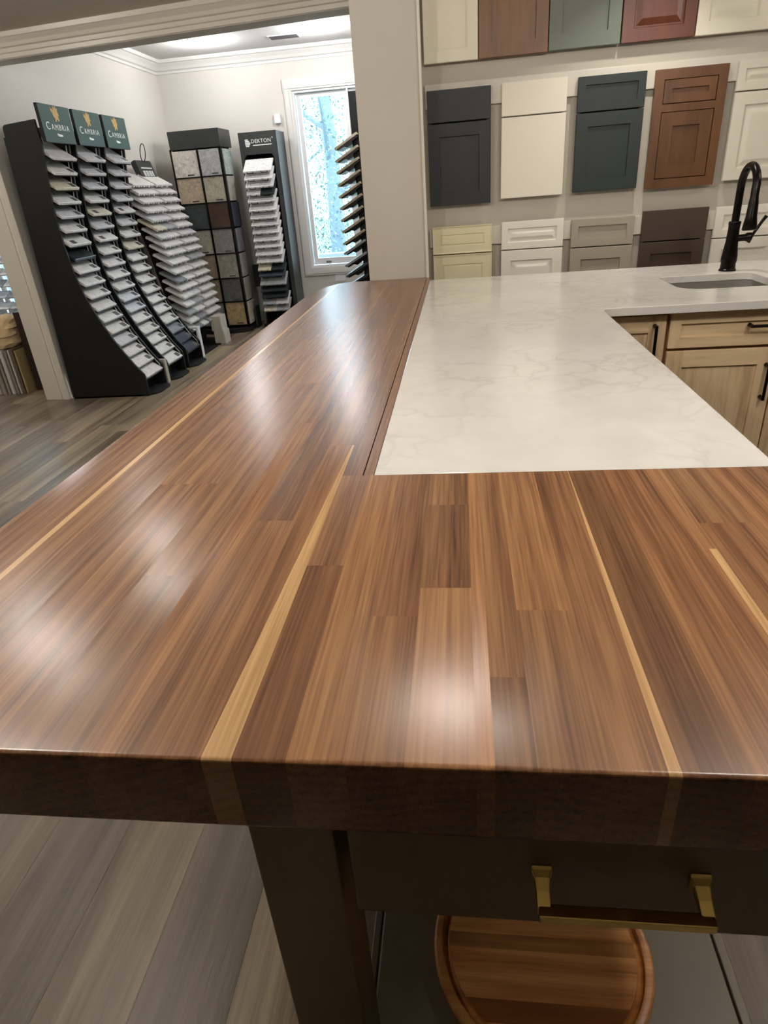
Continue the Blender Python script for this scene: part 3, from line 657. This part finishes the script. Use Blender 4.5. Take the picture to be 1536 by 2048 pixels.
# stone tones: name, colour
S_ = {'w': ('white', srgb(246,245,242)), 'p': ('pale grey', srgb(228,228,231)), 'c': ('cream', srgb(238,230,208)), 'g': ('mid grey', srgb(150,154,160)), 'd': ('near-black', srgb(48,56,56)), 'v': ('veined white', srgb(236,236,228)), 'b': ('dark blue-grey', srgb(70,78,88)), 's': ('silver grey', srgb(178,182,186))}
TONE = ['pwcwpwwdwwwvwvpwww', 'pppwcpwwwwwppwvwww', 'ppppwpwcwwwwwwvgbb']
LEFT_TAG = {(0, 6), (1, 4), (1, 6), (2, 4)}
def slab_thing(name, me, loc, rot, label, cat, group, color):
    o = bpy.data.objects.new(name, me); COL.objects.link(o); o.location = loc; o.rotation_euler = rot; o.color = (*color[:3], 1)
    return tag(o, label, cat, group)
for ti in range(3):
    y0 = 4.74 + .4345*ti; y1 = y0 + .363
    t = thing('sample_tower', f'tall curved black display tower of stone samples with a green sign, {["nearest", "middle", "farthest"][ti]} of the three', 'display rack', (-2.83, (y0+y1)/2, 0), 'curved black sample towers')
    for yy in (y0, y1-.018): MB().prism(side_poly, 'y', yy, yy+.018).build('side_panel', BLACK, t)
    MB().prism([(-3.086, 1.85), (-3.15, .012), (-3.162, .012), (-3.098, 1.85)], 'y', y0, y1).build('back_panel', BLACK, t)
    base = [(-3.15, y0), (-2.56, y0)] + [(-2.56+.12*math.sin(R(a)), y0+.12-.12*math.cos(R(a))) for a in (20, 45, 70, 90)] + [(-2.56+.12*math.sin(R(a)), y1-.12-.12*math.cos(R(a))) for a in (90, 110, 135, 160, 180)] + [(-3.15, y1)]
    MB().prism(base, 'z', 0, .012).build('base_plate', BLACK, t)
    # front toe panel
    MB().box(-2.62, -2.60, y0+.018, y1-.018, .012, .125).build('toe_panel', BLACK, t)
    for yy in (y1-.026,):
        MB().tube([(x-.018, yy, z) for z, x in PROF if z > .13], .0045, 6).build('rail', CHROME, t, smooth=True)
    # sign
    sg = MB().box(-2.812, -2.790, y0-.004, y1+.020, 1.803, 2.032).build('sign_panel', BLACK, t)
    yc = (y0+y1)/2+.008
    MB().box(-2.790, -2.7885, y0-.003, y1+.019, 1.804, 2.031).build('sign_face', GREEN, sg)
    text_mesh('C', .068, WHITE, plane_px((-2.7885, yc-.125, 1.880)), 'lettering', sg)
    text_mesh('AMBRIA', .050, WHITE, plane_px((-2.7885, yc+.026, 1.882)), 'lettering', sg, space=1.35)
    em = [(-.042,.052), (-.036,.030), (-.026,.040), (-.018,.022), (-.008,.056), (0,.036), (.010,.060), (.016,.036), (.028,.044), (.024,.020), (.032,.0), (.020,-.012), (.026,-.034), (.014,-.040), (.010,-.028), (.0,-.030), (-.006,-.044), (-.018,-.040), (-.012,-.024), (-.026,-.012), (-.030,.008), (-.040,.020)]
    MB().prism([(yc+.005+u*1.25, 1.975+v*.98) for u, v in em], 'x', -2.7885, -2.7875).build('emblem', GOLD, sg)
    MB().prism([(yc-.035+u, 1.852+v) for u, v in ((0,0), (.012,-.008), (.05,-.010), (.072,-.004), (.06,.003), (.02,.007), (.005,.010))], 'x', -2.7885, -2.7875).build('swoosh', WHITE, sg)
    for ri, (x, z) in enumerate(ROWS):
        p = link('shelf_plate', plate_mesh, t); p.location = Vector((x, y0+.035, z)) - t.location; p.matrix_parent_inverse.identity(); p.rotation_euler = (0, R(34), 0)
        nm, cl = S_[TONE[ti][ri]]; jit = 1 + (random.random()-.5)*.06
        o = slab_thing('quartz_sample', smp_mesh, (x, y0+.035, z), (0, R(34), 0), f'{nm} stone sample slab, {ordinal(ri)} from the top in the {["nearest", "middle", "farthest"][ti]} green-signed tower', 'stone sample', f'samples in the {["nearest", "middle", "farthest"][ti]} tower', tuple(c*jit for c in cl[:3]))
        tm = tagl_mesh if (ti, ri) in LEFT_TAG else tag_mesh
        if not (ti == 0 and ri in (0, 7, 11, 17)):
            g = bpy.data.objects.new('sample_tag', tm); COL.objects.link(g); g.parent = o
# --- two sloped racks of wide samples
R4 = [(-2.878,1.521), (-2.846,1.450), (-2.820,1.378), (-2.795,1.300), (-2.770,1.222), (-2.745,1.148), (-2.722,1.073), (-2.702,1.000), (-2.686,.928), (-2.670,.847), (-2.657,.765), (-2.647,.688), (-2.633,.615), (-2.621,.541), (-2.613,.465), (-2.608,.388), (-2.603,.312), (-2.600,.235)]
def row_mesh(w, dpt, th, name): return MB().box(-dpt, 0, 0, w, 0, th).mesh(name, STONE, bevel=.0015, seg=1)
rm = {w: row_mesh(w, .20, .022, 'wide_sample') for w in (.425, .21, .14, .37, .28)}
clip_mesh = MB().box(-.004, .0035, 0, .05, -.0035, .0).box(0, .0035, 0, .004, 0, .013).box(0, .0035, .046, .05, 0, .013).mesh('clip', BLACKM)
def slope_rack(y0, y1, splits, rname, where):
    t = thing('sloped_sample_rack', rname, 'display rack', (-2.85, (y0+y1)/2, 0), 'sloped racks of wide samples')
    pol = [(x-.055, z) for x, z in R4] + [(-2.64, .02), (-2.66, 0), (-3.16, 0), (-3.16, .4), (-3.10, 1.60)]
    pol = [(-2.95, 1.585)] + pol
    MB().prism([(x-.185, z+.10) for x, z in R4] + [(-2.82, .012), (-2.84, .012)] + [(x-.20, z+.10) for x, z in R4][::-1], 'y', y0+.01, y1-.01).build('back_panel', BLACK, t)
    MB().box(-3.16, -2.54, y0, y1, 0, .012).build('base_plate', BLACK, t)
    for ri, (x, z) in enumerate(R4):
        sp = splits.get(ri, ['w']) ; W_ = y1-y0; n = len(sp); yy = y0
        for k, s in enumerate(sp):
            nm, cl = S_[s]; ww = {1: W_, 2: W_/2-.002, 3: W_/3-.002}[n]
            key = round(ww, 3)
            if key not in rm: rm[key] = row_mesh(ww, .20, .022, 'wide_sample')
            lab = f'{nm} wide slab, {ordinal(ri)} row down the {where}' if n == 1 else f'{nm} slab, {["left", "right"][k] if n == 2 else ["left", "centre", "right"][k]} piece, {ordinal(ri)} row down the {where}'
            j = 1+(random.random()-.5)*.06
            slab_thing('wide_sample', rm[key], (x, yy, z), (0, R(30), 0), lab, 'stone sample', f'samples in the {where}', tuple(c*j for c in cl[:3]))
            yy += ww+.004
        nc = 4 if W_ > .4 else 3
        if ri < 13:
            for q in range(nc):
                c = link('clip', clip_mesh, t); c.matrix_parent_inverse.identity(); c.location = Vector((x, y0+W_*(q+.5)/nc-.023, z)) - t.location; c.rotation_euler = (0, R(30), 0)
    return t
ra = slope_rack(6.070, 6.500, {5: ['c', 's'], 6: ['p', 'w'], 11: ['g', 'w'], 12: ['w'], 13: ['w', 'p'], 14: ['w', 's'], 15: ['s', 'w'], 16: ['w', 'g'], 17: ['w', 'g', 'w'], 3: ['w'], 4: ['p']}, 'sloped black rack of wide white slab samples beside the third green-signed tower', 'sloped rack beside the towers')
rb = slope_rack(6.560, 6.935, {6: ['p'], 9: ['s'], 12: ['p'], 17: ['s']}, 'sloped black rack of wide samples with a small dark header, nearest the corner', 'sloped rack nearest the corner')
# dark header board with illegible pale lettering and a wire ring
mh = Matrix.Translation((-2.985, 6.575, 1.57)) @ Matrix.Rotation(R(-18), 4, 'Y')
hb = MB().box(-.05, 0, 0, .34, 0, .20, mh).build('header_board', CHAR, rb)
for k in range(7): MB().box(0, .0015, .07+k*.032, .07+k*.032+(.012 if k % 2 else .02), .055, .105, mh).build('letter_stroke', WHITE, hb)
MB().box(0, .0015, .06, .30, .125, .135, mh).build('letter_stroke', WHITE, hb)
ring = [(-2.97+.012*math.sin(R(a)), 6.62+.055*math.cos(R(a)), 1.815+.075*math.sin(R(a))) for a in range(0, 361, 15)]
MB().tube(ring, .004, 6, cap=False).build('wire_ring', BLACKM, rb, smooth=True)
# loose pieces on the floor at the feet of the racks
o = thing('edge_profile_sample', 'white L-shaped countertop edge sample standing at the foot of the farthest tower', 'edge sample', (-2.52, 6.07, 0))
MB().box(-2.545, -2.525, 6.01, 6.075, 0, .275).build('upright', VINYL, o, bevel=.002); MB().box(-2.68, -2.525, 6.01, 6.075, .275, .293).build('ledge', VINYL, o, bevel=.002)
o = MB().box(-2.60, -2.50, 5.118, 5.162, .0, .20).build('stone_offcut', WFAB, None, bevel=.002); o.data.materials[0] = BOARD; o.color = (.60,.55,.46,1)
tag(o, 'small beige stone offcut standing between nearest and middle towers', 'stone offcut')
for k, (z0, z1) in enumerate(((0, .135), (.1355, .285))):
    o = thing('sample_box', ['lower beige sample box on the floor by the sloped rack', 'upper beige sample box stacked by the sloped rack'][k], 'box', (-2.55, 6.78, z0))
    dx = (0, -.015)[k]
    MB().box(-2.60+dx, -2.50+dx, 6.60, 6.76, z0, z1).build('carton', BOARD, o, color=(.60,.56,.48), bevel=.002)
    MB().box(-2.5+dx, -2.485+dx, 6.60, 6.76, z0, z1).build('lid', WFAB, o, bevel=.001)
# --- tile rack in the corner
tr = thing('tile_display_rack', 'tall black tile display with two columns of square stone tiles in the corner', 'display rack', (-2.69, 7.4, 0))
MB().box(-2.955, -2.412, 7.252, 7.62, 1.855, 2.02).build('header_panel', CHAR, tr, bevel=.003)
MB().box(-2.95, -2.44, 7.30, 7.60, .05, 1.855).build('core', BLACK, tr)
MB().box(-2.96, -2.945, 7.24, 7.27, .04, 1.86).build('upright', BLACKM, tr); MB().box(-2.674, -2.66, 7.236, 7.30, .04, 1.86).build('upright', BLACKM, tr); MB().box(-2.428, -2.412, 7.24, 7.27, .04, 1.86).build('upright', BLACKM, tr)
MB().prism([(-2.97, 7.65), (-2.97, 7.22)] + [(-2.69+.285*math.cos(R(a)), 7.22-.10*math.sin(R(a))) for a in (165, 140, 115, 90, 65, 40, 15)] + [(-2.388, 7.25), (-2.388, 7.65)], 'z', 0, .045).build('base_plate', BLACK, tr)
zt = [(1.60,1.84), (1.352,1.59), (1.098,1.34), (.845,1.085), (.588,.832), (.335,.577), (.075,.322)]
cL = [((228,222,214), 'cream white'), ((196,180,158), 'beige'), ((62,70,72), 'charcoal'), ((168,168,154), 'mottled grey'), ((150,132,112), 'brown flecked'), ((150,140,112), 'olive tan'), ((160,160,158), 'pale grey')]
cR = [((178,180,184), 'silver marble'), ((176,170,154), 'grey beige'), ((66,46,34), 'rusty dark brown'), ((138,134,130), 'split grey'), ((148,146,134), 'taupe'), ((92,92,88), 'dark grey'), ((182,160,122), 'tan wood-look')]
cSide = [(190,204,202), (190,186,178), (60,66,80), (130,130,136), (160,160,160), (160,160,150), (206,196,178)]
for k, (z0, z1) in enumerate(zt):
    MB().box(-2.94, -2.43, 7.236, 7.262, z0-.012, z0-.002).build('ledge', BLACKM, tr)
    for cx, (x0, x1), (cc, nm), side in ((0, (-2.945, -2.678), cL[k], 'left'), (1, (-2.656, -2.440), cR[k], 'right')):
        t = thing('stone_tile', f'{nm} tile, {ordinal(k)} down the {side} column of the tile display', 'tile', ((x0+x1)/2, 7.25, z0), 'tiles in the tile display')
        MB().box(x0, x1, 7.248, 7.258, z0, z1).build('face', TILE, t, color=srgb(*cc), bevel=.001, seg=1)
        MB().box((x0+x1)/2+.0, (x0+x1)/2+.07, 7.2465, 7.248, z0+.012, z0+.024).build('name_strip', TAGM, t)
    t = MB().box(-2.411, -2.399, 7.275, 7.52, z0, z1-.004).build('side_tile', TILE, color=srgb(*cSide[k]), bevel=.001, seg=1)
    tag(t, f'tile on the right flank of the tile display, {ordinal(k)} from the top', 'tile', 'flank tiles of the tile display')
# --- charcoal tower beside the window
DK = [1.597,1.523,1.448,1.377,1.305,1.219,1.141,1.071,.993,.915,.848,.768,.691,.612,.546,.453,.383,.317,.239,.166]
dt = thing('narrow_sample_tower', 'narrow charcoal display tower of paired samples with white lettering, left of the window', 'display rack', (-2.06, 7.55, 0))
MB().prism([(-2.273, 1.97), (-2.273, 1.59), (-2.25, 1.59), (-2.238, 1.735), (-2.21, 1.765), (-1.945, 1.765), (-1.918, 1.735), (-1.912, .0), (-1.866, .0), (-1.866, 1.97)], 'y', 7.45, 7.466).build('front_frame', CHAR, dt)
MB().box(-2.273, -2.258, 7.466, 7.80, 0, 1.97).build('side_panel', CHAR, dt); MB().box(-1.88, -1.866, 7.466, 7.80, 0, 1.97).build('side_panel', CHAR, dt)
MB().box(-2.258, -1.88, 7.70, 7.72, 0, 1.95).build('back_panel', BLACK, dt); MB().box(-2.258, -1.88, 7.466, 7.80, 1.955, 1.97).build('top_panel', CHAR, dt)
MB().box(-2.258, -1.912, 7.30, 7.64, 0, .05).build('base', BLACK, dt)
MB().box(-2.345, -2.274, 7.47, 7.56, .45, .68).build('brochure_holder', BLACK, dt); MB().box(-2.376, -2.360, 7.40, 7.56, 0, .24).build('side_fin', CHAR, dt)
text_mesh('DEKTON', .050, WHITE, plane_my((-2.035, 7.45, 1.868)), 'lettering', dt, space=1.08)
text_mesh('\u00ae', .02, WHITE, plane_my((-1.912, 7.45, 1.900)), 'lettering', dt)
MB().box(-2.128, -1.925, 7.449, 7.45, 1.843, 1.852).build('tagline', WHITE, dt)
for (a, b, z0, z1) in ((-2.207, -2.173, 1.895, 1.905), (-2.207, -2.163, 1.880, 1.892), (-2.207, -2.150, 1.866, 1.877), (-2.207, -2.156, 1.852, 1.863), (-2.203, -2.166, 1.838, 1.848)):
    MB().box(a, b, 7.449, 7.45, z0, z1).build('logo_bar', WHITE, dt)
dm = MB().box(0, .149, 0, .20, 0, .019).mesh('paired_sample', STONE, bevel=.0015, seg=1)
clip2 = MB().box(0, .07, -.003, .002, -.004, 0).box(0, .005, -.003, 0, 0, .015).box(.065, .07, -.003, 0, 0, .015).mesh('clip', BLACKM)
dl = 'wwwppwpwpwwwwcbsddsc'; drr = 'wwpdpwppwwwwpdbsddps'
for ri, zz in enumerate(DK):
    z = 1.364 + (zz-1.364)*7.30/7.45
    for k in range(2):
        s = (dl, drr)[k][ri]; nm, cl = S_[s]; x = -2.230 + k*.1515
        slab_thing('paired_sample', dm, (x, 7.30, z), (R(35), 0, 0), f'{nm} sample, {["left", "right"][k]} of the {ordinal(ri)} pair down the narrow charcoal tower', 'stone sample', 'paired samples in the charcoal tower', cl)
        c = link('clip', clip2, dt); c.matrix_parent_inverse.identity(); c.location = Vector((x+.04, 7.30, z)) - dt.location; c.rotation_euler = (R(35), 0, 0)
# --- rack seen edge-on in front of the window
RZ = [1.663,1.572,1.485,1.391,1.301,1.209,1.115,1.024,.928,.847,.744,.656,.56,.47]
er = thing('window_sample_rack', 'black sample rack seen edge-on in front of the window by the pillar', 'display rack', (-.75, 6.15, 0))
MB().prism([(-.880, 2.075), (-.872, 1.6), (-.868, 1.0), (-.862, .5), (-.80, 0), (-.52, 0), (-.52, 2.075)], 'y', 6.06, 6.24).build('back_panel', BLACK, er)
MB().box(-.98, -.50, 6.0, 6.3, 0, .012).build('base_plate', BLACK, er)
em_ = MB().box(0, .225, 0, .29, 0, .020).mesh('edge_sample', STONE, bevel=.003, seg=2)
br_ = MB().prism([(.012, -.001), (.215, -.001), (.215, -.016), (.16, -.016), (.15, -.034), (.10, -.036), (.08, -.016), (.02, -.012)], 'y', .012, .28).mesh('bracket', BLACKM)
for ri, z in enumerate(RZ):
    s = 'cccccccccggbdd'[ri]; nm, cl = ('taupe', srgb(178,166,142)) if s == 'c' else S_[s]
    slab_thing('edge_sample', em_, (-1.018, 6.005, z), (0, R(-28), 0), f'{nm} slab edge, {ordinal(ri)} down the rack before the window', 'stone sample', 'samples in the rack before the window', cl)
    c = link('bracket', br_, er); c.matrix_parent_inverse.identity(); c.location = Vector((-1.018, 6.0, z)) - er.location; c.rotation_euler = (0, R(-28), 0)

# ================================================================== NOOK AT THE LEFT EDGE
bd = [(-4.02, .020, (.62,.60,.55), 'white'), (-3.985, .022, (.70,.68,.62), 'pale cream'), (-3.945, .030, (.42,.36,.28), 'tan'), (-3.895, .018, (.34,.30,.25), 'grey brown'), (-3.860, .028, (.72,.70,.64), 'thick white'), (-3.815, .020, (.30,.27,.23), 'dark taupe'), (-3.782, .014, (.66,.64,.58), 'thin ivory'), (-3.752, .018, (.16,.11,.07), 'dark brown'), (-3.72, .012, (.42,.34,.16), 'thin ochre')]
for k, (x, w_, c, nm) in enumerate(bd):
    o = MB().box(x, x+w_, 4.96, 5.40, 0, .36+.006*((k*7) % 5)).build('sample_board', BOARD, color=c, bevel=.0015, seg=1)
    tag(o, f'{nm} upright board in the row of boards under the paper bag', 'board', 'upright boards left of the wall end')
cbn = MB().box(-3.69, -3.45, 5.06, 5.60, 0, .66).build('dark_cabinet', DARKCAB, bevel=.004); cbn.data.materials[0] = mat('espresso', srgb(52,38,32), .45)
tag(cbn, 'dark espresso cabinet side behind the boards at the left edge', 'cabinet')
def bag():
    bm = bmesh.new(); rr = random.Random(11); rings = []
    key = ((.385, .080, .16), (.42, .10, .18), (.47, .098, .17), (.485, .108, .175), (.53, .100, .16), (.545, .106, .155), (.58, .092, .13), (.61, .085, .10), (.632, .06, .05))
    for i, (z, sx, sy) in enumerate(key):
        rings.append([bm.verts.new((-3.835+sx*math.copysign(abs(math.cos(a))**.6, math.cos(a))+rr.uniform(-.010,.010), 5.13+sy*math.sin(a)+rr.uniform(-.012,.012), z+rr.uniform(-.011,.011)*(i > 0))) for a in [2*math.pi*k/18 for k in range(18)]])
    for a, b in zip(rings, rings[1:]):
        for i in range(18): bm.faces.new((a[i], a[(i+1) % 18], b[(i+1) % 18], b[i]))
    bm.faces.new(rings[-1]); bm.faces.new(rings[0][::-1]); bmesh.ops.recalc_face_normals(bm, faces=bm.faces)
    me = bpy.data.meshes.new('paper_bag'); bm.to_mesh(me); bm.free(); me.materials.append(PAPER); return me
tag(link('paper_bag', bag()), 'crumpled brown paper bag lying on the upright boards', 'bag')
nr = thing('wire_sample_stand', 'white stand of small slanted samples in front of the bright left window', 'display rack', (-4.35, 5.85, 0))
for x in (-4.62, -4.10): MB().box(x, x+.014, 5.80, 5.95, 0, 1.36).build('upright', VINYL, nr)
k2 = MB().box(0, .11, -.12, 0, 0, .012).mesh('small_sample', STONE, bevel=.001, seg=1)
for r_ in range(9):
    MB().box(-4.62, -4.09, 5.90, 5.912, .42+r_*.10, .432+r_*.10).build('cross_bar', VINYL, nr)
    for q in range(4):
        slab_thing('small_sample', k2, (-4.60+q*.125, 5.90, .435+r_*.10), (R(25), 0, 0), f'small sample, {ordinal(q)} from left, {ordinal(r_)} row up the white stand', 'stone sample', 'small samples in the white stand', S_['wpsw'[(r_+q) % 4]][1])

# ================================================================== OUTSIDE
struct(MB().box(-30, 30, 8.06, 60, -.7, -.6).build('lawn', LAWN))
gw = MB().box(-6, 3, 10.5, 10.7, -.6, .50).build('garden_wall', CONC, bevel=.01); tag(gw, 'low pale garden wall outside the far window', 'wall')
def tree(x, y, h, r, label, seed):
    t = thing('tree', label, 'tree', (x, y, -.6), 'trees outside the window'); rr = random.Random(seed)
    MB().tube([(x, y, -.6), (x+.05, y, h*.4), (x-.06, y+.05, h)], [r, r*.8, r*.35], 8).build('trunk', BARK, t, smooth=True)
    m = MB()
    for k in range(5):
        a = rr.uniform(0, 6.28); z = rr.uniform(h*.25, h*.8); m.tube([(x, y, z), (x+math.cos(a)*.9, y+math.sin(a)*.6, z+.6), (x+math.cos(a)*1.15, y+math.sin(a)*1.0, z+.9)], [r*.35, r*.2, r*.08], 6)
    m.build('branch', BARK, t)
    lv = MB()
    for k in range(9000 if seed < 4 else 2500):
        a = rr.uniform(0, 6.283); q = 1.2*math.sqrt(rr.random())
        c = Vector((x+q*math.cos(a), y+q*math.sin(a), rr.uniform(-.1, h*1.08))); u = Vector((rr.uniform(-1,1), rr.uniform(-1,1), rr.uniform(-1,1))).normalized(); v = u.orthogonal().normalized()
        s = rr.uniform(.014, .042) if seed < 4 else .06; lv.add([c-u*s, c+v*s*.5, c+u*s, c-v*s*.5], [(0,1,2,3)])
    f = lv.build('foliage', LEAF, t); f['kind'] = 'stuff'
tree(-2.15, 12.0, 4.6, .15, 'leafy tree with a thick trunk, nearest outside the far window', 1)
tree(-3.75, 14.9, 5.2, .12, 'leafy tree behind the nearest one, left in the far window', 2)
tree(-2.4, 17.6, 6.2, .10, 'tall leafy tree farthest back outside the far window', 3)
tree(-4.95, 12.2, 5.0, .15, 'leafy tree far to the left outside the far window', 4)
tree(.4, 12.4, 5.0, .13, 'leafy tree to the right outside, behind the pillar', 5)
tree(-6.8, 9.4, 4.5, .14, 'leafy tree outside the left nook window', 6)
